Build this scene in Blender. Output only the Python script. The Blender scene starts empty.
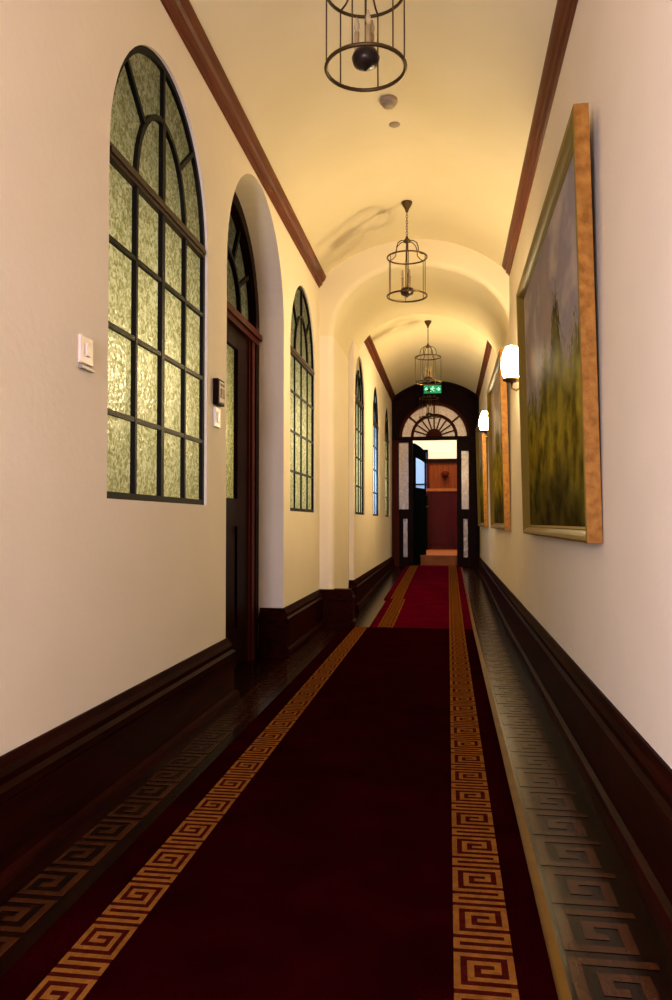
import bpy, math, random
from mathutils import Vector, Matrix
random.seed(4)
PI = math.pi
scene = bpy.context.scene
COL = scene.collection

# ------------------------------------------------------------------ measures
CAM_H = .95
XL, XR = -1.156, .544          # side walls, near bay
XF = -.98                      # left wall, far bay
XP = -1.03                     # pier face
Y0, YRIB, YRIB2, YEND = -1.0, 7.0, 8.66, 13.8
ZS = 3.15                      # springing of the vaults
BB = .34

def zf(y):                     # floor: level, then a gentle ramp to the end door
    if y <= 7.0: return 0.0
    if y >= YEND: return .17
    return .17 * (y - 7.0) / (YEND - 7.0)

# ------------------------------------------------------------------ mesh kit
class MB:
    def __init__(s): s.v = []; s.f = []; s.m = []; s.sm = []
    def face(s, pts, mi=0, sm=False):
        b = len(s.v); s.v += [tuple(p) for p in pts]
        s.f.append(tuple(range(b, b + len(pts)))); s.m.append(mi); s.sm.append(sm)
    def grid(s, rows, mi=0, sm=True, closed=False, mif=None):
        b = len(s.v); n = len(rows[0])
        for r in rows: s.v += [tuple(p) for p in r]
        for i in range(len(rows) - 1):
            for j in range(n if closed else n - 1):
                k = (j + 1) % n
                s.f.append((b+i*n+j, b+i*n+k, b+(i+1)*n+k, b+(i+1)*n+j))
                s.m.append(mif(i, j) if mif else mi); s.sm.append(sm)
    def box(s, x0, x1, y0, y1, z0, z1, mi=0):
        p = [(x, y, z) for x in (x0, x1) for y in (y0, y1) for z in (z0, z1)]
        for q in ((0,1,3,2),(4,6,7,5),(0,4,5,1),(2,3,7,6),(0,2,6,4),(1,5,7,3)):
            s.face([p[i] for i in q], mi)
    def tube(s, path, r, n=8, mi=0, cap=True, closed=False):
        path = [Vector(p) for p in path]; rows = []
        N = len(path); up = None
        for i, p in enumerate(path):
            a = path[(i-1) % N] if (closed or i > 0) else p
            c = path[(i+1) % N] if (closed or i < N-1) else p
            t = (c - a).normalized()
            if up is None:
                up = Vector((0,0,1)) if abs(t.z) < .9 else Vector((1,0,0))
            u = (up - t * up.dot(t)).normalized(); w = t.cross(u); up = u
            rr = r[i] if isinstance(r, (list, tuple)) else r
            rows.append([p + u*rr*math.cos(2*PI*k/n) + w*rr*math.sin(2*PI*k/n) for k in range(n)])
        if closed: rows.append(rows[0])
        s.grid(rows, mi, True, closed=True)
        if cap and not closed:
            s.face(rows[0][::-1], mi); s.face(rows[-1], mi)
    def lathe(s, prof, c=(0,0,0), n=20, mi=0):
        rows = [[(c[0]+r*math.cos(2*PI*k/n), c[1]+r*math.sin(2*PI*k/n), c[2]+z) for k in range(n)] for r, z in prof]
        s.grid(rows, mi, True, closed=True)
    def sweep(s, path, sec, mi=0, closed=False, sm=False, ends=True):
        """path: list of (pos, normal_dir, third_dir); sec: list of (a,b)"""
        rows = [[Vector(p) + Vector(n)*a + Vector(b)*c for a, c in sec] for p, n, b in path]
        if closed: rows.append(rows[0])
        s.grid(rows, mi, sm, closed=True)
        if ends and not closed:
            s.face(rows[0][::-1], mi); s.face(rows[-1], mi)
    def build(s, name, mats, parent=None, props=None, bevel=0, loc=None):
        me = bpy.data.meshes.new(name); me.from_pydata(s.v, [], s.f)
        mats = mats if isinstance(mats, (list, tuple)) else [mats]
        for m in mats: me.materials.append(m)
        for p, mi, sm in zip(me.polygons, s.m, s.sm): p.material_index = mi; p.use_smooth = sm
        import bmesh
        bm = bmesh.new(); bm.from_mesh(me)
        bmesh.ops.remove_doubles(bm, verts=bm.verts, dist=1e-5)
        if not (props and props.get('norecalc')): bmesh.ops.recalc_face_normals(bm, faces=bm.faces)
        bm.to_mesh(me); bm.free()
        o = bpy.data.objects.new(name, me); COL.objects.link(o)
        if parent is not None: o.parent = parent
        if bevel:
            b = o.modifiers.new('bevel', 'BEVEL'); b.width = bevel; b.segments = 2; b.limit_method = 'ANGLE'
        if loc: o.location = loc
        return o

def tag(o, label=None, cat=None, group=None, kind=None):
    if label: o['label'] = label
    if cat: o['category'] = cat
    if group: o['group'] = group
    if kind: o['kind'] = kind
    return o
def empty(name, loc=(0,0,0), rz=0):
    o = bpy.data.objects.new(name, None); COL.objects.link(o)
    o.location = loc; o.rotation_euler = (0,0,rz); o.empty_display_size = .1
    return o
def copy_tree(o, parent=None):
    c = o.copy(); COL.objects.link(c)
    if parent is not None: c.parent = parent
    for ch in [x for x in bpy.data.objects if x.parent == o]: copy_tree(ch, c)
    return c

# ------------------------------------------------------------------ materials
def mat(name, col, rough=.6, metal=0, spec=.5, var=None, vscale=8, bump=0, bscale=60, stretch=None, emit=None, estr=0, coat=0, tint=(1,1,1), ior=None):
    m = bpy.data.materials.new(name); m.use_nodes = True
    nt = m.node_tree; b = nt.nodes['Principled BSDF']
    b.inputs['Base Color'].default_value = (*col, 1); b.inputs['Roughness'].default_value = rough
    b.inputs['Metallic'].default_value = metal; b.inputs['Specular IOR Level'].default_value = spec
    if ior: b.inputs['IOR'].default_value = ior
    b.inputs['Specular Tint'].default_value = (*tint, 1)
    b.inputs['Coat Weight'].default_value = coat; b.inputs['Coat Roughness'].default_value = .15
    tc = nt.nodes.new('ShaderNodeTexCoord'); mp = nt.nodes.new('ShaderNodeMapping')
    nt.links.new(tc.outputs['Object'], mp.inputs['Vector'])
    if stretch: mp.inputs['Scale'].default_value = stretch
    if var:
        n = nt.nodes.new('ShaderNodeTexNoise'); n.inputs['Scale'].default_value = vscale; n.inputs['Detail'].default_value = 5
        nt.links.new(mp.outputs[0], n.inputs['Vector'])
        r = nt.nodes.new('ShaderNodeValToRGB'); r.color_ramp.elements[0].position = .35; r.color_ramp.elements[1].position = .68
        r.color_ramp.elements[0].color = (*col, 1); r.color_ramp.elements[1].color = (*var, 1)
        nt.links.new(n.outputs['Fac'], r.inputs['Fac']); nt.links.new(r.outputs['Color'], b.inputs['Base Color'])
    if bump:
        n = nt.nodes.new('ShaderNodeTexNoise'); n.inputs['Scale'].default_value = bscale; n.inputs['Detail'].default_value = 4
        nt.links.new(mp.outputs[0], n.inputs['Vector'])
        bp = nt.nodes.new('ShaderNodeBump'); bp.inputs['Strength'].default_value = bump; bp.inputs['Distance'].default_value = .01
        nt.links.new(n.outputs['Fac'], bp.inputs['Height']); nt.links.new(bp.outputs[0], b.inputs['Normal'])
    if emit:
        b.inputs['Emission Color'].default_value = (*emit, 1); b.inputs['Emission Strength'].default_value = estr
    return m

M = {}
M['plaster'] = mat('wall_plaster', (.78,.68,.52), .8, spec=.2, var=(.81,.71,.55), vscale=2.5, bump=.12, bscale=35)
M['ceiling'] = mat('ceiling_plaster', (.74,.64,.41), .8, spec=.2, var=(.77,.67,.45), vscale=2, bump=.15, bscale=14)
M['dark'] = mat('dark_mahogany', (.008,.0009,.0005), .36, ior=1.05, var=(.020,.0026,.0014), vscale=5, stretch=(6,.6,6), bump=.05)
M['cornice'] = mat('cornice_wood', (.085,.016,.004), .38, ior=1.18, var=(.13,.028,.007), vscale=6, stretch=(8,.5,8), bump=.05)
M['door'] = mat('door_wood', (.007,.002,.0016), .42, ior=1.09, var=(.012,.003,.002), vscale=4, stretch=(6,6,.7))
M['reddoor'] = mat('red_wood', (.13,.020,.004), .5, spec=.08, var=(.19,.045,.008), vscale=4, stretch=(6,6,.7))
M['maroon'] = mat('maroon_boards', (.035,.003,.004), .5, spec=.08, var=(.055,.004,.005), vscale=4, stretch=(6,6,.7))
M['post'] = mat('red_brown_post_wood', (.04,.006,.003), .45, spec=.06, tint=(1,.5,.4), var=(.055,.009,.004), vscale=4, stretch=(6,6,.7))
M['floor'] = mat('dark_parquet', (.0045,.0009,.0005), .19, ior=1.25, tint=(1,.85,.45), var=(.009,.0018,.0009), vscale=7, stretch=(3,1,1), bump=.05, bscale=14)
M['inlay'] = mat('light_parquet', (.032,.008,.002), .19, ior=1.28, tint=(1,.85,.45), var=(.050,.014,.004), vscale=9, stretch=(3,1,1), bump=.05, bscale=14)
M['gold'] = mat('yellow_strip_wood', (.11,.05,.004), .5, ior=1.1, var=(.14,.065,.008), vscale=9)
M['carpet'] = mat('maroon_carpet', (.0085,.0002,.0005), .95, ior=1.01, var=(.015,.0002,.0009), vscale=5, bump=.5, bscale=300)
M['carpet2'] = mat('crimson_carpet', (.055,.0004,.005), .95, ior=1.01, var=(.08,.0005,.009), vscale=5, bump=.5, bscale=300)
M['cgold'] = mat('gold_carpet', (.14,.050,.008), .95, ior=1.01, var=(.20,.075,.013), vscale=40, bump=.4, bscale=300)
M['cdark'] = mat('rust_carpet', (.03,.0025,.0018), .95, ior=1.01, var=(.045,.005,.003), vscale=40, bump=.4, bscale=300)
M['iron'] = mat('window_iron', (.004,.003,.002), .5, spec=.08)
M['barwood'] = mat('window_transom', (.025,.008,.004), .4, spec=.15)
M['brass'] = mat('aged_brass', (.09,.052,.018), .42, metal=.8)
M['lbrass'] = mat('dark_brass', (.02,.010,.007), .35, metal=.4)
M['candle'] = mat('candle_tube', (.42,.30,.15), .5)
M['bulb'] = mat('unlit_bulb', (.45,.36,.2), .15)
M['white'] = mat('white_plastic', (.72,.66,.60), .35)
M['beige'] = mat('aged_beige_plastic', (.34,.25,.15), .5)
M['cream'] = mat('cream_plastic', (.74,.60,.50), .4)
M['grey'] = mat('grey_plastic', (.25,.22,.18), .4)
M['frame'] = mat('gilt_frame', (.22,.085,.013), .5, ior=1.2, var=(.38,.17,.032), vscale=28, bump=.5, bscale=40)
M['slip'] = mat('olive_gilt_slip', (.20,.13,.02), .45, ior=1.2)
M['shade'] = mat('glowing_shade', (1,.9,.7), .3, emit=(1,.76,.40), estr=300)
M['farwhite'] = mat('far_room_plaster', (.85,.80,.70), .8)
M['stepwood'] = mat('step_wood', (.26,.075,.018), .5, spec=.15, var=(.33,.10,.028), vscale=8)
M['black'] = mat('black_paint', (.0025,.004,.004), .8, spec=.0)
M['green'] = mat('green_sign_face', (.01,.25,.10), .4, emit=(.004,.38,.14), estr=.7)
M['mark'] = mat('pale_sign_mark', (.6,.9,.75), .4, emit=(.45,1,.7), estr=1.0)
M['sky'] = mat('daylight_pane', (.3,.5,.8), .2, emit=(.09,.21,.50), estr=1.0)

def glass(name, c0, c1, scale=55, tmix=0):
    m = bpy.data.materials.new(name); m.use_nodes = True; nt = m.node_tree; nt.nodes.clear()
    out = nt.nodes.new('ShaderNodeOutputMaterial')
    tc = nt.nodes.new('ShaderNodeTexCoord')
    v = nt.nodes.new('ShaderNodeTexVoronoi'); v.feature = 'SMOOTH_F1'; v.inputs['Scale'].default_value = scale
    n = nt.nodes.new('ShaderNodeTexNoise'); n.inputs['Scale'].default_value = scale*.8; n.inputs['Distortion'].default_value = 1.2
    nt.links.new(tc.outputs['Object'], v.inputs['Vector']); nt.links.new(tc.outputs['Object'], n.inputs['Vector'])
    r = nt.nodes.new('ShaderNodeValToRGB'); r.color_ramp.elements[0].position = .38; r.color_ramp.elements[1].position = .62
    r.color_ramp.elements[0].color = (*c0, 1); r.color_ramp.elements[1].color = (*c1, 1)
    nt.links.new(n.outputs['Fac'], r.inputs['Fac'])
    t = nt.nodes.new('ShaderNodeBsdfTranslucent'); nt.links.new(r.outputs[0], t.inputs['Color'])
    g = nt.nodes.new('ShaderNodeBsdfGlossy'); g.inputs['Roughness'].default_value = .22
    bp = nt.nodes.new('ShaderNodeBump'); bp.inputs['Strength'].default_value = .7; bp.inputs['Distance'].default_value = .004
    nt.links.new(v.outputs['Distance'], bp.inputs['Height']); nt.links.new(bp.outputs[0], g.inputs['Normal'])
    mx = nt.nodes.new('ShaderNodeMixShader'); mx.inputs[0].default_value = .06
    nt.links.new(t.outputs[0], mx.inputs[1]); nt.links.new(g.outputs[0], mx.inputs[2])
    last = mx
    if tmix:
        tr = nt.nodes.new('ShaderNodeBsdfTransparent'); m2 = nt.nodes.new('ShaderNodeMixShader'); m2.inputs[0].default_value = tmix
        nt.links.new(mx.outputs[0], m2.inputs[1]); nt.links.new(tr.outputs[0], m2.inputs[2]); last = m2
    nt.links.new(last.outputs[0], out.inputs['Surface'])
    return m
M['glass'] = glass('obscured_glass', (.36,.30,.11), (.82,.73,.42))
M['bluegl'] = glass('obscured_cool_glass', (.35,.48,.60), (.62,.78,.95))
M['frost'] = glass('frosted_glass', (.24,.17,.11), (.32,.235,.16), scale=30, tmix=.06)

def clear_glass():
    m = bpy.data.materials.new('clear_glass'); m.use_nodes = True; nt = m.node_tree; nt.nodes.clear()
    out = nt.nodes.new('ShaderNodeOutputMaterial'); tr = nt.nodes.new('ShaderNodeBsdfTransparent')
    g = nt.nodes.new('ShaderNodeBsdfGlossy'); g.inputs['Roughness'].default_value = .05
    mx = nt.nodes.new('ShaderNodeMixShader'); mx.inputs[0].default_value = .06
    nt.links.new(tr.outputs[0], mx.inputs[1]); nt.links.new(g.outputs[0], mx.inputs[2]); nt.links.new(mx.outputs[0], out.inputs['Surface'])
    return m
M['clear'] = clear_glass()

def painting(name, seed):
    m = bpy.data.materials.new(name); m.use_nodes = True; nt = m.node_tree; b = nt.nodes['Principled BSDF']
    L = nt.links.new; N = nt.nodes.new
    b.inputs['Roughness'].default_value = .6; b.inputs['IOR'].default_value = 1.02
    tc = N('ShaderNodeTexCoord'); sp = N('ShaderNodeSeparateXYZ'); L(tc.outputs['Object'], sp.inputs[0])
    def noise(sc, scale, det=6):
        mp = N('ShaderNodeMapping'); mp.inputs['Scale'].default_value = sc; mp.inputs['Location'].default_value = (seed*3.1, seed*1.7, seed)
        n = N('ShaderNodeTexNoise'); n.inputs['Scale'].default_value = scale; n.inputs['Detail'].default_value = det
        L(tc.outputs['Object'], mp.inputs[0]); L(mp.outputs[0], n.inputs['Vector']); return n.outputs['Fac']
    def math_(op, a, b_, c=None):
        n = N('ShaderNodeMath'); n.operation = op
        for i, q in enumerate((a, b_, c)):
            if q is None: continue
            if isinstance(q, (int, float)): n.inputs[i].default_value = q
            else: L(q, n.inputs[i])
        return n.outputs[0]
    def ramp(fac, stops):
        r = N('ShaderNodeValToRGB'); e = r.color_ramp.elements
        while len(e) < len(stops): e.new(.5)
        for el, (p, c) in zip(e, stops): el.position = p; el.color = (*c, 1)
        L(fac, r.inputs[0]); return r.outputs[0]
    def mix(f, a, c):
        n = N('ShaderNodeMixRGB'); L(f, n.inputs[0]); L(a, n.inputs[1]); L(c, n.inputs[2]); return n.outputs[0]
    z = math_('DIVIDE', sp.outputs['Z'], 1.5)
    y = sp.outputs['Y']
    sky = ramp(math_('ADD', noise((1,1.2,2), 1.6), math_('MULTIPLY', z, .15)), [(.42,(.40,.29,.23)),(.60,(.30,.26,.26)),(.75,(.50,.41,.34))])
    low = ramp(math_('ADD', z, math_('MULTIPLY', noise((1,1,1), 3), .35)), [(.18,(.05,.035,.006)),(.34,(.09,.075,.010)),(.5,(.30,.23,.02)),(.66,(.22,.19,.018)),(.8,(.14,.12,.025))])
    det = ramp(noise((1,.9,1.3), 6), [(.35,(.40,.36,.25)),(.62,(1.3,1.25,1.1))])
    mm = N('ShaderNodeMixRGB'); mm.blend_type = 'MULTIPLY'; mm.inputs[0].default_value = 1; L(low, mm.inputs[1]); L(det, mm.inputs[2])
    # tree line height: rolling mass, with two tall poplars
    h = math_('ADD', .38, math_('MULTIPLY', noise((0,2.2,.6), 2.0, 8), .36))
    def bump_(c, w, a):
        d = math_('DIVIDE', math_('SUBTRACT', y, c), w)
        d2 = math_('MULTIPLY', d, d)
        return math_('MULTIPLY', math_('POWER', 2.718, math_('MULTIPLY', d2, -1)), a)
    h = math_('ADD', h, bump_(.95+.1*seed, .17, .20)); h = math_('ADD', h, bump_(1.3+.1*seed, .10, .17))
    h = math_('ADD', h, math_('MULTIPLY', math_('SUBTRACT', noise((1,5,2.5), 8, 8), .5), .42))
    f = math_('MULTIPLY', math_('SUBTRACT', h, z), 22); 
    cl = N('ShaderNodeClamp'); L(f, cl.inputs[0])
    L(mix(cl.outputs[0], sky, mm.outputs[0]), b.inputs['Base Color'])
    nb = N('ShaderNodeBump'); nb.inputs['Strength'].default_value = .12; L(noise((1,1,1), 70), nb.inputs['Height']); L(nb.outputs[0], b.inputs['Normal'])
    return m

# ------------------------------------------------------------------ shell
def vault_z(x, xa, xb, zs, zc):
    c = (xa+xb)/2; h = (xb-xa)/2; rise = zc-zs
    R = (h*h + rise*rise)/(2*rise)
    return zc - R + math.sqrt(max(R*R-(x-c)**2, 0))
ZC1, ZC2 = 3.50, 3.42
def v1(x): return vault_z(x, XL, XR, ZS, ZC1)
def v2(x): return vault_z(x, XF, XR, ZS-.02, ZC2)

def wall_yz(mb, X, y0, y1, top, ops, depth, zb=-.02, rk=1.0):
    """wall in the plane x=X, room towards +x for left walls; ops: (ya,yb,sill,spring)"""
    cur = y0
    for (ya, yb, sill, spr) in sorted(ops):
        mb.face([(X,cur,zb),(X,ya,zb),(X,ya,top),(X,cur,top)])
        r = (yb-ya)/2; yc = (ya+yb)/2; n = 28
        if sill > zb: mb.face([(X,ya,zb),(X,yb,zb),(X,yb,sill),(X,ya,sill)])
        arc = [(yc-r*math.cos(PI*i/n), spr+r*rk*math.sin(PI*i/n)) for i in range(n+1)]
        for (a, b), (c, d) in zip(arc, arc[1:]):
            mb.face([(X,a,b),(X,c,d),(X,c,top),(X,a,top)])
        con = [(ya, sill)] + arc + [(yb, sill)]
        if sill > zb: con.append((ya, sill))
        rows = [[(X,a,b) for a, b in con], [(X-depth,a,b) for a, b in con]]
        mb.grid(rows, sm=False)
        cur = yb
    mb.face([(X,cur,zb),(X,y1,zb),(X,y1,top),(X,cur,top)])

RK = 1.09
WIN = dict(sill=1.03, spr=2.26)
W1 = (2.53, 3.645); NI = (3.98, 5.43); W3 = (5.66, 6.76)
W4 = (8.27, 9.22); W5 = (10.25, 11.20); W6 = (12.25, 13.20)
mb = MB()
wall_yz(mb, XL, Y0, 3.85, ZS+.01, [(W1[0],W1[1],WIN['sill'],2.255)], .10, rk=RK)
wall_yz(mb, XL, 3.85, 5.50, ZS+.01, [(NI[0],NI[1],-.02,2.335)], .30)
wall_yz(mb, XL, 5.50, YRIB+.06, ZS+.01, [(W3[0],W3[1],WIN['sill'],2.255)], .10, rk=RK)
# pier: front face and inner face
def pier(mb):
    sp_ = 2.65
    r = .05; pts = [(XL, YRIB), (XP-r, YRIB)] + [(XP-r+r*math.sin(a), YRIB+r-r*math.cos(a)) for a in [PI/2*i/5 for i in range(1,6)]] + [(XP, 8.13), (XF, 8.13)]
    rows = [[(x,y,-.02) for x, y in pts], [(x,y,sp_) for x, y in pts]]
    mb.grid(rows, sm=False)
    mb.face([(XP-.02,8.13,sp_),(XF,8.13,sp_),(XF,8.13,3.0),(XP-.02,8.13,3.0)])
pier(mb)
wall_yz(mb, XF, 8.13, YEND+.3, ZS, [(a,b,WIN['sill'],s) for (a,b),s in ((W4,2.30),(W5,2.30),(W6,2.30))], .10, rk=RK)
tag(mb.build('wall_left', M['plaster']), 'cream plaster side wall with arched openings and a pier', kind='structure')
mb = MB(); mb.face([(XR,Y0,-.02),(XR,YEND+.3,-.02),(XR,YEND+.3,ZS+.01),(XR,Y0,ZS+.01)])
tag(mb.build('wall_right', M['plaster']), 'cream plaster side wall carrying the paintings', kind='structure')
# back wall behind the viewpoint, with a tall daylight window
mb = MB(); zt = 3.55
for (a,b,c,d) in ((XL,-1.0,-.02,zt),(-.42,XR,-.02,zt),(-1.0,-.42,-.02,.7),(-1.0,-.42,2.0,zt)):
    mb.face([(a,Y0,c),(b,Y0,c),(b,Y0,d),(a,Y0,d)])
for q in ([(-1.0,Y0,.7),(-.42,Y0,.7),(-.42,Y0-.2,.7),(-1.0,Y0-.2,.7)], [(-1.0,Y0,2.0),(-.42,Y0,2.0),(-.42,Y0-.2,2.0),(-1.0,Y0-.2,2.0)],
          [(-1.0,Y0,.7),(-1.0,Y0,2.0),(-1.0,Y0-.2,2.0),(-1.0,Y0-.2,.7)], [(-.42,Y0,.7),(-.42,Y0,2.0),(-.42,Y0-.2,2.0),(-.42,Y0-.2,.7)]): mb.face(q)
tag(mb.build('wall_back', M['plaster']), kind='structure')

# ceiling: near vault, rib, far vault
mb = MB(); n = 40
xs = [XL+(XR-XL)*i/n for i in range(n+1)]
mb.grid([[(x,y,v1(x)) for x in xs] for y in (Y0, 0, 2, 4, 6, YRIB+.02)])
xs2 = [XF+(XR-XF)*i/n for i in range(n+1)]
mb.grid([[(x,y,v2(x)) for x in xs2] for y in (YRIB2-.02, 10, 12, YEND+.02)])
# rib
cx, aL, aR, sp, rs = -.33, .70, .874, 2.65, .61
def ell(t, off=0):   # t 0..pi from left to right
    a = aL if t < PI/2 else aR
    return (cx-(a+off)*math.cos(t), sp+(rs+off)*math.sin(t))
T = [PI*i/64 for i in range(65)]
def clampx(x): return max(XL, min(XR, x))
rr = .05
rows = []
for k in range(6):
    a = PI/2*k/5; rows.append([(clampx(ell(t, rr*(1-math.sin(a)))[0]), YRIB+rr*(1-math.cos(a)), ell(t, rr*(1-math.sin(a)))[1]) for t in T])
rows.append([(ell(t)[0], YRIB2, ell(t)[1]) for t in T])
mb.grid(rows)
for yy, off, vf, xa in ((YRIB, rr, v1, XL), (YRIB2, 0, v2, XF)):
    low = [ell(t, off) for t in T]; low = [(clampx(x), z) for x, z in low if True]
    up = []
    for x, z in low: up.append((x, max(vf(max(x, xa)), z)))
    mb.grid([[(x,yy,z) for x, z in low], [(x,yy,z) for x, z in up]], sm=False)
    mb.face([(xa,yy,sp),(low[0][0],yy,sp),(low[0][0],yy,up[0][1]),(xa,yy,vf(xa))])
ceil = tag(mb.build('ceiling', M['ceiling']), 'cream barrel vaulted ceiling with a plain rib', kind='structure')

# floor with parquet key bands
KEY = ["LLLLLLd","LddddLd","LdLLdLd","LdLddLd","LdLLLLd","Ldddddd","LLLLLLL","ddddddd"]
mb = MB()
ys = [Y0] + [7.0 + i*(YEND-7.0)/8 for i in range(9)] + [YEND+.45]
mb.grid([[(x,y,zf(y)) for x in (XL-.4, XR)] for y in ys], sm=False)
floor = tag(mb.build('floor', M['floor']), 'dark polished parquet floor', kind='structure')
def band(x0, cell, flip, y0, y1):
    mb = MB(); nrow = int((y1-y0)/cell); e = .0012
    for i in range(nrow):
        row = KEY[i % 8]
        if flip: row = row[::-1]
        j = 0
        while j < 7:
            if row[j] == 'L':
                k = j
                while k < 7 and row[k] == 'L': k += 1
                ya, yb = y0+i*cell, y0+(i+1)*cell
                mb.face([(x0+j*cell,ya,zf(ya)+e),(x0+k*cell,ya,zf(ya)+e),(x0+k*cell,yb,zf(yb)+e),(x0+j*cell,yb,zf(yb)+e)])
                j = k
            else: j += 1
    return mb
band(.252, .027, False, .3, 13.6).build('parquet_inlay', M['inlay'], floor)
band(-1.125, .022, True, .3, 6.8).build('parquet_inlay', M['inlay'], floor)
mb = MB(); e = .0012
yy = [.3+i*.1 for i in range(134)]
mb.grid([[(.213,y,zf(y)+e),(.240,y,zf(y)+e)] for y in yy], sm=False)
mb.build('border_strip', M['gold'], floor)

# baseboards
BP = [(0,0),(.062,0),(.062,.045),(.055,.058),(.036,.066),(.036,.235),(.044,.245),(.044,.268),(.030,.280),(.030,.300),(.020,.318),(.010,.34),(0,.34)]
def baseboard(name, pts, side, hs=None, label=None):
    """pts: polyline in plan, side=+1 when the room lies to the right of travel"""
    mb = MB(); P = [Vector((x, y)) for x, y in pts]; rows = []
    for i, p in enumerate(P):
        ds = []
        if i > 0: ds.append((P[i]-P[i-1]).normalized())
        if i < len(P)-1: ds.append((P[i+1]-P[i]).normalized())
        ns = [Vector((d.y, -d.x))*side for d in ds]
        nn = ns[0] if len(ns) == 1 else (ns[0]+ns[1]) / max(1+ns[0].dot(ns[1]), .3)
        z0 = zf(p.y)
        rows.append([(p.x+nn.x*o, p.y+nn.y*o, z0 + (BB-z0)*h/.34) for o, h in BP])
    for a, b in zip(rows, rows[1:]): mb.grid([a, b], sm=False, closed=True)
    mb.face(rows[0]); mb.face(rows[-1])
    return tag(mb.build(name, M['dark']), label, kind='structure')
baseboard('baseboard_left', [(XL,Y0),(XL,NI[0]),(XL-.17,NI[0])], 1)
baseboard('baseboard_left', [(XL-.17,NI[1]),(XL,NI[1]),(XL,YRIB),(-.885,YRIB),(-.885,YRIB+.10),(XP,YRIB+.10)], 1)
baseboard('baseboard_left', [(XP,8.13),(XF,8.13),(XF,9.3),(XF,10.5),(XF,11.7),(XF,YEND-.03)], 1)
mb = MB(); mb.box(XP,-.886,YRIB+.001,YRIB+.10,0,.3395)
tag(mb.build('trim_6', M['dark']), 'dark wooden plinth block at the foot of the wall pier', kind='structure')
baseboard('baseboard_right', [(XR,Y0),(XR,7.0),(XR,8.5),(XR,10.2),(XR,12),(XR,YEND-.03)], -1)

# cornices
CPROF = [(0,-.005),(.012,-.005),(.016,.010),(.030,.018),(.034,.042),(.048,.052),(.060,.070),(.066,.088),(.066,.10),(.0,.10)]
def cornice(name, X, s, y0, y1, z):
    mb = MB()
    mb.sweep([((X,y,z),(s,0,0),(0,0,1)) for y in (y0,y1)], CPROF)
    tag(mb.build(name, M['cornice']), kind='structure')
cornice('trim_1', XL, 1, Y0, 6.95, 3.085); cornice('trim_2', XR, -1, Y0, 6.95, 3.12)
cornice('trim_3', XF, 1, 8.80, YEND-.02, 3.09); cornice('trim_4', XR, -1, 8.80, YEND-.02, 3.11)

# ------------------------------------------------------------------ windows
def arc_pts(yc, zc, r, a0, a1, n, k=1.0): return [(yc-r*math.cos(a0+(a1-a0)*i/n), zc+r*k*math.sin(a0+(a1-a0)*i/n)) for i in range(n+1)]
def rib_path(mb, X, pts, w, d, closed=False, off=0):
    """rectangular bar following pts (y,z) in plane x=X"""
    P = [Vector((0,a,b)) for a, b in pts]; N = len(P); path = []
    for i, p in enumerate(P):
        a = P[(i-1)%N] if (closed or i>0) else p; c = P[(i+1)%N] if (closed or i<N-1) else p
        t1 = (p-a).normalized() if (p-a).length>1e-6 else (c-p).normalized()
        t2 = (c-p).normalized() if (c-p).length>1e-6 else t1
        n1 = Vector((0,-t1.z,t1.y)); n2 = Vector((0,-t2.z,t2.y)); nn = (n1+n2)/max(1+n1.dot(n2),.3)
        path.append((Vector((X,p.y,p.z)), nn, Vector((1,0,0))))
    mb.sweep(path, [(-w/2+off,-d/2),(w/2+off,-d/2),(w/2+off,d/2),(-w/2+off,d/2)], closed=closed)
def arched_window(name, X, ya, yb, sill, spr, gl, bars=True, label=None, bk=.6, rows=4, cols=4):
    w = empty(name, (X, (ya+yb)/2, sill)); tag(w, label, kind='structure')
    r = (yb-ya)/2; H = spr-sill
    # local coords: x 0, y centred, z from sill
    con = [(-r,0)] + arc_pts(0,H,r,0,PI,28,RK) + [(r,0)]
    f = MB(); rib_path(f, 0, con, .028, .018, closed=True, off=-.012)
    f.build('frame', M['iron'], w)
    g = MB(); g.face([(-.012,a,b) for a, b in con])
    g.build('glass', gl, w)
    b = MB()
    for i in range(1, cols):
        y = -r + 2*r*i/cols; wd = (.032 if i == cols//2 else .018)*bk
        top = H + (r*.64 if i == cols//2 else 0)
        b.box(-.010*bk,.010*bk, y-wd/2, y+wd/2, .02, top)
    for j in range(1, rows):
        z = H*j/rows; b.box(-.008*bk,.008*bk, -r+.02, r-.02, z-.009, z+.009)
    ri = r*.5
    rib_path(b, 0, arc_pts(0,H,ri,0,PI,18,1.3), .022, .018)
    for a in (PI/4, PI/2, 3*PI/4):
        rib_path(b, 0, [(-ri*math.cos(a), H+ri*1.3*math.sin(a)), (-(r-.02)*math.cos(a), H+(r-.02)*RK*math.sin(a))], .02, .018)
    b.build('glazing_bars', M['iron'], w)
    t = MB(); t.box(-.012,.014,-r+.02,r-.02,H-.026,H+.026); t.box(.012,.020,-r+.02,r-.02,H-.009,H+.009)
    t.build('transom', M['barwood'], w)
    return w
arched_window('window_1', XL-.022, *W1, 1.03, 2.255, M['glass'], bk=1.0, label='nearest tall arched window with textured yellow-green glass')
arched_window('window_2', XL-.022, *W3, 1.03, 2.255, M['glass'], label='arched window between the door niche and the pier')
arched_window('window_3', XF-.022, *W4, 1.03, 2.30, M['glass'], label='arched window just past the pier')
arched_window('window_4', XF-.022, *W5, 1.03, 2.30, M['bluegl'], label='arched window with cool blue daylight')
arched_window('window_5', XF-.022, *W6, 1.03, 2.30, M['glass'], label='arched window nearest the end doorway')

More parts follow.
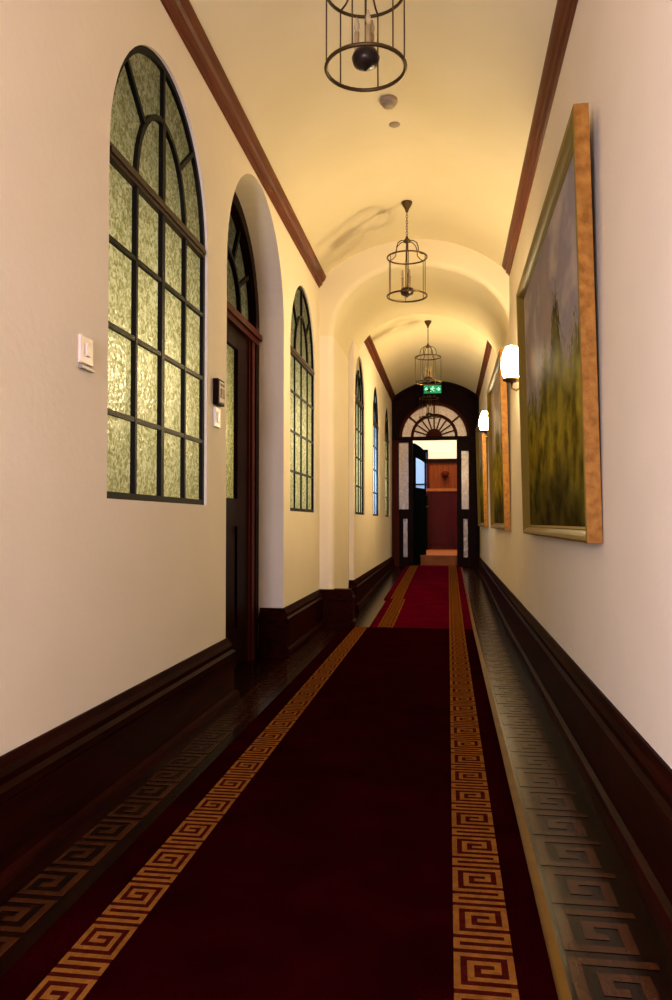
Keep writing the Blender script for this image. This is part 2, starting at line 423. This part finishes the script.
# ------------------------------------------------------------------ niche door (door_1)
d = empty('door_1', (XL-.225, (NI[0]+NI[1])/2, 0)); tag(d, 'dark wooden door with glass and arched fanlight in the left niche', kind='structure')
r = (NI[1]-NI[0])/2; HS = 2.335
f = MB(); con = [(-r,0)] + arc_pts(0,HS,r,0,PI,28) + [(r,0)]
rib_path(f, 0, con, .09, .09, off=-.04); f.build('frame', M['door'], d)
f = MB(); f.box(-.05,.055,-r+.03,r-.03,2.20,2.30); f.box(.05,.075,-r+.03,r-.03,2.235,2.275); f.build('transom', M['post'], d)
f = MB(); ri = .34
rib_path(f, 0, arc_pts(0,2.34,ri,0,PI,18), .028, .03)
f.box(-.015,.015,-.015,.015,2.30,2.68)
for a in (PI/6, PI/3, PI/2, 2*PI/3, 5*PI/6):
    rib_path(f, 0, [(-ri*math.cos(a), 2.34+ri*math.sin(a)), (-(r-.05)*math.cos(a), HS+(r-.05)*math.sin(a))], .026, .026)
f.build('fanlight_bars', M['iron'], d)
g = MB(); g.face([(-.014,a,b) for a, b in [(-r,2.28)] + arc_pts(0,HS,r,0,PI,28) + [(r,2.28)]]); g.build('fanlight_glass', M['glass'], d)
f = MB()
for s in (-1, 1): f.box(-.05,.03,min(s*(r-.08),s*.50),max(s*(r-.08),s*.50),.0,2.20); f.box(.03,.045,min(s*.53,s*.60),max(s*.53,s*.60),.0,2.20)
f.build('door_post', M['post'], d)
lf = MB(); a, b, st = -.495, .495, .25
lf.box(-.03,.02,a,a+st,.02,2.20); lf.box(-.03,.02,b-st,b,.02,2.20)
for (za,zb) in ((.02,.26),(.92,1.10),(2.08,2.20)): lf.box(-.03,.02,a+st,b-st,za,zb)
lf.box(-.02,.005,a+st,b-st,.26,.92); lf.box(-.02,.014,a+st+.05,b-st-.05,.32,.86)
leaf = lf.build('door_leaf', M['door'], d)
g = MB(); g.face([(-.008,a+st,1.10),(-.008,b-st,1.10),(-.008,b-st,2.08),(-.008,a+st,2.08)]); g.build('glass', M['glass'], leaf)
h = MB(); y = -.42; h.box(.02,.026,y-.02,y+.02,.95,1.13); h.tube([(.026,y,1.06),(.065,y,1.06),(.07,y+.02,1.06),(.07,y+.11,1.06)], .008)
h.build('handle', M['brass'], leaf)
# reveal ends behind the door frame close off the niche
# ------------------------------------------------------------------ end doorway (door_2)
d = empty('door_2', (0, YEND, 0)); tag(d, 'dark glazed end doorway with sidelights and sunburst fanlight', kind='structure')
CX = -.235; R1 = .60; ZFAN = 2.44
def xz_strip(mb, low, up, y0, y1):
    for yy in (y0, y1): mb.grid([[(x,yy,z) for x, z in low], [(x,yy,z) for x, z in up]], sm=False)
    for row in (low, up): mb.grid([[(x,y0,z) for x, z in row], [(x,y1,z) for x, z in row]], sm=False)
f = MB(); n = 40
arc = [(CX-R1*math.cos(PI*i/n), ZFAN+R1*math.sin(PI*i/n)) for i in range(n+1)]
xz_strip(f, arc, [(x, v2(x)) for x, z in arc], -.03, .03)
f.box(XF,CX-R1,-.03,.03,ZFAN,v2(XF)); f.box(CX+R1,XR,-.03,.03,ZFAN,v2(XR))
xz_strip(f, [(XF,ZS-.05),(CX-R1,ZS-.05)], [(XF,v2(XF)),(CX-R1,v2(CX-R1))], -.03,.03)
xz_strip(f, [(CX+R1,ZS-.05),(XR,ZS-.05)], [(CX+R1,v2(CX+R1)),(XR,v2(XR))], -.03,.03)
f.build('tympanum', M['door'], d)
f = MB(); vv = [(x, v2(x)) for x in [XF+.001+(XR-XF-.002)*i/30 for i in range(31)]]
xz_strip(f, [(x, z-.07) for x, z in vv], vv, -.06, -.03); f.build('arch_moulding', M['door'], d)
def xarc(r, n=24, a0=0, a1=PI): return [(CX-r*math.cos(a0+(a1-a0)*i/n), ZFAN+r*math.sin(a0+(a1-a0)*i/n)) for i in range(n+1)]
def bar_xz(mb, pts, w, y0, y1):
    lo, up = [], []
    for i, (x, z) in enumerate(pts):
        a = pts[max(i-1,0)]; c = pts[min(i+1,len(pts)-1)]
        t = Vector((c[0]-a[0], c[1]-a[1])).normalized(); nx, nz = -t.y, t.x
        lo.append((x-nx*w/2, z-nz*w/2)); up.append((x+nx*w/2, z+nz*w/2))
    xz_strip(mb, lo, up, y0, y1)
f = MB()
bar_xz(f, xarc(R1-.012), .05, -.045, .03)
bar_xz(f, xarc(.385), .05, -.03, .02)
bar_xz(f, xarc(.12,12), .05, -.03, .02)
for i in range(1, 10):
    a = PI*i/10; bar_xz(f, [(CX-.12*math.cos(a), ZFAN+.12*math.sin(a)), (CX-.38*math.cos(a), ZFAN+.38*math.sin(a))], .024, -.02, .015)
for a in (PI*.22, PI*.5, PI*.78):
    bar_xz(f, [(CX-.38*math.cos(a), ZFAN+.38*math.sin(a)), (CX-.6*math.cos(a), ZFAN+.6*math.sin(a))], .03, -.02, .015)
bar_xz(f, xarc(.06,12), .12, -.02, .015)
f.build('fanlight_bars', M['post'], d)
g = MB(); g.face([(x,0,z) for x, z in xarc(R1)]); g.build('fanlight_glass', M['frost'], d)
f = MB(); f.box(XF+.001,XR-.001,-.05,.04,2.385,ZFAN); f.box(XF+.001,XR-.001,-.07,-.05,2.42,2.445); f.build('transom', M['door'], d)
for nm, (a, b), m_ in (('post',(XF+.001,-.855),M['post']), ('post',(-.685,-.61),M['door']), ('post',(.155,.235),M['door']), ('post',(.36,XR-.001),M['door'])):
    f = MB(); f.box(a,b,-.05,.04,.15,2.385); f.box(a,b,-.07,.04,.15,.40); f.box(a+.01,b-.01,-.06,-.05,.45,2.3); f.build(nm, m_, d)
for (a, b, t0) in ((-.855,-.685,2.35), (.235,.36,2.19)):
    f = MB(); f.box(a,b,-.03,.03,.15,.33); f.box(a,b,-.03,.03,1.0,1.17); f.box(a,b,-.03,.03,t0,2.385)
    sl = f.build('sidelight_rails', M['door'], d)
    f = MB(); f.box(a,a+.075 if a < 0 else a+.03,-.03,.03,.33,1.0); f.box(b-.02,b,-.03,.03,.33,1.0); f.build('lower_panel', M['door'], sl)
    g = MB(); g.face([(a,0,.33),(b,0,.33),(b,0,1.0),(a,0,1.0)]); g.face([(a,0,1.17),(b,0,1.17),(b,0,t0),(a,0,t0)])
    g.build('sidelight_glass', M['frost'], sl)
# open leaf, hinged on the left post and swung into the far room
LL = .74; ang = math.atan2(.70, .185)
leaf = empty('door_leaf', (-.60, .05, .18)); leaf.parent = d; leaf.rotation_euler = (0,0,ang)
f = MB()
f.box(0,.09,-.015,.015,0,2.16); f.box(LL-.03,LL,-.012,.012,0,2.10)
f.box(.09,LL-.03,-.015,.015,0,.22); f.box(.09,LL-.03,-.015,.015,1.22,1.38)
n = 12; top = [(.09+(LL-.12)*i/n, 2.02 - .05*(i/n)**2) for i in range(n+1)]
xz_strip(f, [(x, z-.10) for x, z in top], [(x, z+.14-.05*((x)/LL)) for x, z in top], -.02, .02)
f.box(.09,LL-.03,-.012,.012,.22,1.22)
for k in range(5): f.box(.12,LL-.12,-.018,.018,.32+k*.17,.40+k*.17)
fr = f.build('leaf_frame', M['black'], leaf)
g = MB(); g.face([(.09,0,1.38),(LL-.03,0,1.38),(LL-.03,0,1.96),(.09,0,1.96)]); g.build('leaf_glass', M['clear'], leaf)
h = MB(); h.tube([(LL-.05,-.02,1.05),(LL-.05,-.06,1.05),(LL-.13,-.065,1.05)], .008); h.build('handle', M['brass'], leaf)

# far room
mb = MB(); YB = 17.3; x0, x1, zt = -1.9, 1.6, 3.9
mb.face([(x0,YB,0),(x1,YB,0),(x1,YB,zt),(x0,YB,zt)]); wf = tag(mb.build('wall_far', M['farwhite']), kind='structure')
mb = MB(); mb.face([(x0,YEND+.04,0),(x0,YB,0),(x0,YB,zt),(x0,YEND+.04,zt)]); mb.face([(x0,YEND+.04,0),(XF,YEND+.04,0),(XF,YEND+.04,zt),(x0,YEND+.04,zt)])
tag(mb.build('wall_far_left', M['farwhite']), kind='structure')
mb = MB(); mb.face([(x1,YEND+.04,0),(x1,YB,0),(x1,YB,zt),(x1,YEND+.04,zt)]); mb.face([(x1,YEND+.04,0),(XR,YEND+.04,0),(XR,YEND+.04,zt),(x1,YEND+.04,zt)])
tag(mb.build('wall_far_right', M['farwhite']), kind='structure')
mb = MB(); mb.face([(x0,YEND+.04,3.45),(x1,YEND+.04,3.45),(x1,YEND+.04,zt),(x0,YEND+.04,zt)]); mb.face([(x0,YEND+.04,zt),(x1,YEND+.04,zt),(x1,YB,zt),(x0,YB,zt)])
tag(mb.build('ceiling_far', M['farwhite']), kind='structure')
mb = MB(); mb.box(x0,x1,YEND+.40,YB,.0,.34); mb.box(x0,x1,YEND+.375,YEND+.42,.315,.346)
mb.face([(x0,YEND+.04,.165),(x1,YEND+.04,.165),(x1,YEND+.45,.165),(x0,YEND+.45,.165)])
tag(mb.build('floor_far', M['stepwood']), 'raised brown wooden floor beyond the end doorway', kind='structure')
# panelled wood on the far wall
mb = MB(); X0p, X1p = -.47, 1.5
mb.box(X0p,X1p,YB-.05,YB-.002,.34,2.30); pan = tag(mb.build('trim_5', M['reddoor']), 'red-brown wood panelling on the far room wall', kind='structure')
mb = MB(); mb.box(X0p,X1p,YB-.056,YB-.05,.36,1.60)
for k in range(14):
    xx = X0p+.05+k*.135; mb.box(xx,xx+.11,YB-.066,YB-.056,.46,1.56)
mb.build('lower_boards', M['maroon'], pan)
mb = MB(); mb.box(X0p,X1p,YB-.085,YB-.05,1.62,1.68); mb.build('dado_rail', M['stepwood'], pan)
mb = MB(); mb.box(X0p,X0p+.07,YB-.08,YB-.05,.34,2.24); mb.build('edge_post', M['post'], pan)
mb = MB(); mb.box(X0p-.02,X1p,YB-.09,YB-.052,2.24,2.33); mb.build('cap_rail', M['door'], pan)
# blue-lit window on far wall, seen through the open leaf
w = empty('window_6', (-.62, YB-.01, 1.58)); tag(w, 'blue daylight window beyond the open door leaf', kind='structure')
mb = MB(); mb.face([(-.35,0,0),(.19,0,0),(.19,0,.92),(-.35,0,.92)]); mb.build('glass', M['sky'], w)
mb = MB()
for a, b, c, e_ in ((-.38,-.33,0,.95),(.15,.19,0,.95),(-.38,.19,-.04,.02),(-.38,.19,.90,.96),(-.33,.15,.18,.21)): mb.box(a,b,-.03,.005,c,e_)
mb.build('frame', M['black'], w)
mb = MB(); mb.box(-1.10,-.44,YB-.30,YB-.006,.345,1.52)
for k in range(6): mb.box(-1.06,-.48,YB-.315,YB-.30,.42+k*.18,.54+k*.18)
cab = tag(mb.build('low_cabinet', M['black']), 'black cabinet with slatted front below the blue window', 'cabinet')
# small dark bracket on the panelling
mb = MB(); mb.lathe([(0,0),(.045,0),(.075,.05),(.085,.11),(.05,.15),(0,.155)], (-.06,YB-.15,1.90), 16); mb.box(-.075,-.045,YB-.10,YB-.05,1.93,1.98)
mb.tube([(-.06,YB-.06,1.95),(-.06,YB-.15,1.86),(-.06,YB-.15,1.91)], .012)
tag(mb.build('wall_lamp', M['post']), 'small dark red unlit lamp on the wood panelling beyond the doorway', 'lamp')

# ------------------------------------------------------------------ carpets
SQ = ["GGGGGGGGG","GdddddddG","GdGGGGGdG","GdGdddGdG","GdGdGGGdG","GdGdddddG","GdGGGGGGG","Gdddddddd","GGGGGGGGG",
      "ddddddddG","GGGGGGGGG","Gdddddddd","GGGGGGGGG","ddddddddd"]
def key_border(x0, w, y0, y1, zt, mirror, cell=.0150):
    mb = MB(); cw = w/9; n = int(round((y1-y0)/cell)); cell = (y1-y0)/n
    rows = [[(x0+j*cw, y0+i*cell, zf(y0+i*cell)+zt) for j in range(10)] for i in range(n+1)]
    def mi(i, j):
        row = SQ[(n-i+3) % 14]; c = row[8-j] if mirror else row[j]
        return 0 if c == 'G' else 1
    mb.grid(rows, sm=False, mif=mi); return mb
def runner(name, y0, y1, xa, xb, bl, br, t, label, cm='carpet'):
    root = empty(name, (0, y0, zf(y0))); tag(root, label, 'carpet', 'maroon runner carpets laid along the corridor')
    def sh(o): o.location = (0, -y0, -zf(y0)); return o
    mb = MB(); n = max(2, int((y1-y0)/.3)); ysx = [y0+(y1-y0)*i/n for i in range(n+1)]
    if y0 < 7 < y1: ysx = sorted(ysx+[7.0])
    sec = lambda y: [(xa,y,zf(y)+.0015),(xa,y,zf(y)+t-.002),(xa+.003,y,zf(y)+t),(xb-.003,y,zf(y)+t),(xb,y,zf(y)+t-.002),(xb,y,zf(y)+.0015)]
    mb.grid([sec(y) for y in ysx], sm=False); mb.face(sec(y0)); mb.face(sec(y1)[::-1])
    sh(mb.build('pile_field', M[cm], root))
    sh(key_border(bl[0], bl[1]-bl[0], y0, y1, t+.0008, True).build('key_border', [M['cgold'], M['cdark']], root))
    sh(key_border(br[0], br[1]-br[0], y0, y1, t+.0008, False).build('key_border', [M['cgold'], M['cdark']], root))
    return root
runner('runner_carpet', Y0+.3, 6.93, -.915, .211, (-.822,-.712), (.008,.135), .014, 'widest maroon runner with gold key borders nearest the viewer')
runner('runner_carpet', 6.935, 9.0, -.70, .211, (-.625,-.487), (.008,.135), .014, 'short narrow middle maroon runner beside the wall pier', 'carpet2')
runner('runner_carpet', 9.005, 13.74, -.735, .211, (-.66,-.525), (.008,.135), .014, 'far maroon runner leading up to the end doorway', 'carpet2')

# ------------------------------------------------------------------ lanterns
def ring(mb, r, z, t, n=36, h=None):
    mb.tube([(r*math.cos(2*PI*k/n), r*math.sin(2*PI*k/n), z) for k in range(n)], t, 8, closed=True)
def make_lantern(m):
    root = empty('pendant_lantern')        # origin at ceiling, z down
    c = MB(); c.lathe([(0,0),(.042,0),(.044,-.012),(.036,-.03),(.016,-.062),(.010,-.085),(0,-.09)]); c.build('ceiling_rose', m, root)
    ch = MB()
    z = -.085
    for k in range(9):
        pts = [(.008*math.cos(a)*(1 if k%2 else 0), .008*math.cos(a)*(0 if k%2 else 1), z-.012+.015*math.sin(a)) for a in [2*PI*i/8 for i in range(8)]]
        ch.tube(pts, .0022, 5, closed=True); z -= .0225
    ch.build('chain', m, root)
    fin = MB(); fin.lathe([(0,-.275),(.008,-.278),(.012,-.295),(.028,-.312),(.032,-.325),(.012,-.335),(0,-.338)]); fin.build('crown_cap', m, root)
    for k in range(6):
        a = 2*PI*k/6+.3; pts = [(.02,-.318),(.055,-.322),(.085,-.345),(.098,-.38),(.10,-.42),(.125,-.44),(.157,-.45)]
        d_ = MB(); d_.tube([(r_*math.cos(a), r_*math.sin(a), z_) for r_, z_ in pts], .0042, 6); d_.build('dome_arm', m, root)
    t = MB(); ring(t, .157, -.45, .0068); t.build('top_ring', m, root)
    t = MB(); ring(t, .157, -.76, .0078); t.build('bottom_ring', m, root)
    for k in range(6):
        a = 2*PI*k/6+.3; d_ = MB(); d_.tube([(.157*math.cos(a), .157*math.sin(a), z_) for z_ in (-.45,-.76)], .0030, 6); d_.build('upright', m, root)
    s = MB(); s.tube([(0,0,-.335),(0,0,-.70)], .0045, 6); s.build('centre_rod', m, root)
    b = MB(); b.lathe([(0,-.685),(.02,-.69),(.048,-.70),(.056,-.72),(.048,-.745),(.028,-.757),(.010,-.763),(.006,-.769),(0,-.771)]); b.build('hub_bowl', M['lbrass'], root)
    for k in range(3):
        a = 2*PI*k/3+.9; x, y = .036*math.cos(a), .036*math.sin(a)
        cd = MB(); cd.lathe([(.010,-.70),(.010,-.61),(0,-.61)], (x,y,0), 10); cn = cd.build('candle', M['candle'], root)
        bl = MB(); bl.lathe([(.004,-.61),(.011,-.59),(.010,-.575),(.003,-.55),(0,-.548)], (x,y,0), 10); bl.build('bulb', M['bulb'], cn)
    return root
near = make_lantern(M['brass'])
spots = [(-.315, 3.02, ZC1, 'brass cage lantern nearest the viewer, cut by the top edge'),
         (-.315, 6.17, ZC1, 'second brass cage lantern, hanging whole before the ceiling rib'),
         (-.235, 9.6, ZC2, 'third brass cage lantern, just in front of the green sign'),
         (-.30, 12.8, ZC2, 'farthest and smallest brass cage lantern, in front of the fanlight')]
for i, (x, y, z, lb) in enumerate(spots):
    o = near if i == 0 else copy_tree(near)
    o.location = (x, y, (v1(x) if i < 2 else v2(x)) + .002); o.rotation_euler.z = i*.35
    tag(o, lb, 'lantern', 'brass cage lanterns hanging from the vault')

# smoke detectors
mb = MB(); mb.lathe([(0,0),(.052,0),(.055,-.018),(.048,-.028),(.036,-.034),(.034,-.046),(.018,-.052),(0,-.052)])
o = empty('smoke_detector', (-.345,4.64,v1(-.345)+.003)); tag(o, 'round smoke detector on the vault beside the nearest lantern', 'detector')
mb.build('housing', M['beige'], o)
q = MB(); ring(q, .036, -.036, .004); q.build('sensor_ring', M['grey'], o)
mb = MB(); mb.lathe([(0,0),(.036,0),(.036,-.006),(.026,-.012),(0,-.013)])
tag(mb.build('ceiling_disc', M['beige'], loc=(-.33,4.94,v1(-.33)+.002)), 'small flat white disc on the vault behind the smoke detector', 'disc')

# ------------------------------------------------------------------ exit sign
o = empty('exit_sign', (-.26, YEND-.075, 3.265)); tag(o, 'glowing green emergency sign high above the end doorway', 'sign')
mb = MB(); mb.box(-.165,.165,-.05,.02,-.085,.085); mb.build('sign_box', M['black'], o, bevel=.006)
mb = MB(); mb.box(-.15,.15,-.055,-.049,-.07,.07); fc = mb.build('sign_face', M['green'], o)
mb = MB()
mb.lathe([(0,-.012),(.012,0),(0,.012)], (.01,-.058,.045), 8)
mb.tube([(.005,-.057,.03),(-.005,-.057,-.005)], .010, 6); mb.tube([(-.005,-.057,-.005),(.025,-.057,-.03),(.02,-.057,-.055)], .007, 6)
mb.tube([(-.005,-.057,-.005),(-.02,-.057,-.03),(-.045,-.057,-.045)], .007, 6); mb.tube([(.005,-.057,.028),(.032,-.057,.01),(.045,-.057,.02)], .005, 6); mb.tube([(.005,-.057,.028),(-.025,-.057,.015),(-.03,-.057,-.01)], .005, 6)
for s in (-1, 1):
    mb.tube([(s*.07,-.057,0),(s*.125,-.057,0)], .009, 6)
    mb.tube([(s*.10,-.057,.03),(s*.13,-.057,0),(s*.10,-.057,-.03)], .008, 6)
mb.build('pictogram', M['mark'], fc)

# ------------------------------------------------------------------ paintings
def framed(label, y0, y1, z0, z1, seed, tilt):
    root = empty('framed_painting', (XR-.004, y0, z0)); root.rotation_euler = (0, -tilt, 0)
    tag(root, label, 'painting', 'large framed landscapes on the side wall')
    W, H = y1-y0, z1-z0; fw = .042
    sec = [(0,0),(0,-.052),(.010,-.056),(.024,-.052),(.032,-.044),(.037,-.036),(fw,-.026),(fw,0)]   # (inward, towards room)
    P = [(0,0),(W,0),(W,H),(0,H)]; D = [(1,1),(-1,1),(-1,-1),(1,-1)]
    f = MB(); rows = [[(b, y+dy*a, z+dz*a) for a, b in sec] for (y, z), (dy, dz) in zip(P, D)]
    f.grid(rows+[rows[0]], sm=False, closed=True, mif=lambda i, j: 0 if j in (0,7) else 1); f.build('frame', [M['frame'], M['slip']], root)
    s = MB(); sec2 = [(fw-.004,0),(fw-.004,-.024),(fw+.005,-.026),(fw+.014,-.016),(fw+.014,0)]
    rows = [[(b, y+dy*a, z+dz*a) for a, b in sec2] for (y, z), (dy, dz) in zip(P, D)]
    s.grid(rows+[rows[0]], sm=False, closed=True); s.build('inner_slip', M['slip'], root)
    c = MB(); c.box(-.012,-.003, fw, W-fw, fw, H-fw); c.build('canvas', painting('landscape_painting', seed), root)
    return root
framed('largest gilt-framed landscape painting, nearest on the right wall', 2.86, 5.22, .875, 2.455, 0, .022)
framed('gilt-framed landscape painting between the two glowing wall lights', 6.93, 9.15, .88, 2.46, 2, .022)
framed('farthest gilt-framed landscape painting, beside the end doorway', 10.75, 12.9, .88, 2.46, 4, .022)

# ------------------------------------------------------------------ sconces
def make_sconce():
    root = empty('wall_sconce')
    b = MB(); b.lathe([(0,0),(.045,0),(.05,.008),(.035,.018),(.012,.024),(0,.025)], n=18)
    o = b.build('backplate', M['brass'], root); o.rotation_euler = (0, -PI/2, 0); o.location = (0,0,-.09)
    a = MB(); a.tube([(-.015,0,-.09),(-.05,0,-.115),(-.074,0,-.10),(-.078,0,-.06)], .007, 8); a.build('arm', M['brass'], root)
    g = MB(); g.lathe([(0,-.062),(.03,-.062),(.058,-.050),(.060,-.040),(.052,-.034),(.0,-.034)], (-.078,0,0), 22); g.build('gallery_ring', M['brass'], root)
    s = MB(); s.lathe([(.0,-.033),(.045,-.033),(.060,-.005),(.066,.04),(.062,.09),(.050,.135),(.034,.165),(.0,.178)], (-.078,0,0), 24); s.build('shade', M['shade'], root)
    return root
sc = make_sconce()
sc.location = (XR, 5.70, 2.02); tag(sc, 'glowing frosted wall light between the nearest and middle paintings', 'wall light', 'glowing wall lights')
sc.scale = (1.12,1.12,1.12)
s2 = copy_tree(sc); s2.location = (XR, 9.70, 2.11); tag(s2, 'glowing frosted wall light between the middle and farthest paintings', 'wall light', 'glowing wall lights')

# ------------------------------------------------------------------ switches
o = empty('light_switch', (XL, 2.355, 1.50)); tag(o, 'white switch plate on the left wall before the first window', 'switch')
mb = MB(); mb.box(0,.010,-.045,.045,-.045,.045); mb.build('plate', M['cream'], o, bevel=.003)
mb = MB(); mb.box(.010,.016,-.014,.014,-.02,.02); mb.build('rocker', M['cream'], o, bevel=.002)
mb = MB(); mb.box(0,.014,-.045,.045,-.064,-.052); mb.build('lower_lip', M['grey'], o, bevel=.002)
o = empty('thermostat', (XL, 3.79, 1.60)); tag(o, 'brown framed thermostat beside the niche door', 'thermostat')
mb = MB(); mb.box(0,.030,-.055,.055,-.065,.065); mb.build('case', M['door'], o, bevel=.004)
mb = MB(); mb.box(.030,.034,-.042,.042,-.052,.052); mb.build('face_panel', M['candle'], o)
mb = MB(); mb.box(.034,.037,-.030,.030,-.028,.018); mb.box(.034,.037,-.030,.030,.030,.042); mb.build('display', M['cornice'], o)
o = empty('light_switch', (XL, 3.79, 1.475)); tag(o, 'white switch plate just below the brown thermostat', 'switch')
mb = MB(); mb.box(0,.012,-.045,.045,-.05,.05); mb.build('plate', M['white'], o, bevel=.003)
mb = MB(); mb.box(.012,.018,-.016,.016,-.025,.025); mb.build('rocker', M['white'], o, bevel=.002)

# ------------------------------------------------------------------ lights
def area(name, loc, rot, sx, sy, power, col):
    l = bpy.data.lights.new(name, 'AREA'); l.shape = 'RECTANGLE'; l.size = sx; l.size_y = sy; l.energy = power; l.color = col
    o = bpy.data.objects.new(name, l); COL.objects.link(o); o.location = loc; o.rotation_euler = rot; return o
area('daylight', (-.72,Y0-.12,1.25), (PI/2-.12,0,-.65), .5, 1.1, 165, (.85,.78,1))
for nm, X, (a,b), pw, c in (('w1',XL,W1,9,(1,.95,.70)),('w2',XL,W3,10,(1,.95,.70)),('w3',XF,W4,12,(.85,.95,.80)),('w4',XF,W5,26,(.65,.85,1)),('w5',XF,W6,15,(1,.95,.75))):
    area(nm, (X-.75,(a+b)/2,1.6), (0,-PI/2,0), .5, 1.3, pw, c)
area('wd', (XL-.8,4.7,1.5), (0,-PI/2,0), .5, .8, 3, (1,.9,.45))
area('far_room', (-.1,15.7,3.8), (0,0,0), 1.6, 1.6, 100, (1,.84,.64))
w = bpy.data.worlds.new('world'); scene.world = w; w.use_nodes = True
w.node_tree.nodes['Background'].inputs[0].default_value = (.5,.45,.5,1); w.node_tree.nodes['Background'].inputs[1].default_value = .05

# ------------------------------------------------------------------ camera
cam = bpy.data.cameras.new('camera'); co = bpy.data.objects.new('camera', cam); COL.objects.link(co)
psi = math.atan(112/780); th = math.atan(22/780*math.cos(psi))
co.location = (0,0,CAM_H); co.rotation_euler = (PI/2+th, 0, psi)
cam.sensor_fit = 'VERTICAL'; cam.sensor_height = 36; cam.lens = 36*780/1000; cam.clip_start = .05
scene.camera = co
vs = scene.view_settings
scene.display_settings.display_device = 'sRGB'
vs.view_transform = 'Standard'; vs.look = 'None'; vs.gamma = 1; vs.exposure = 0; vs.use_curve_mapping = False
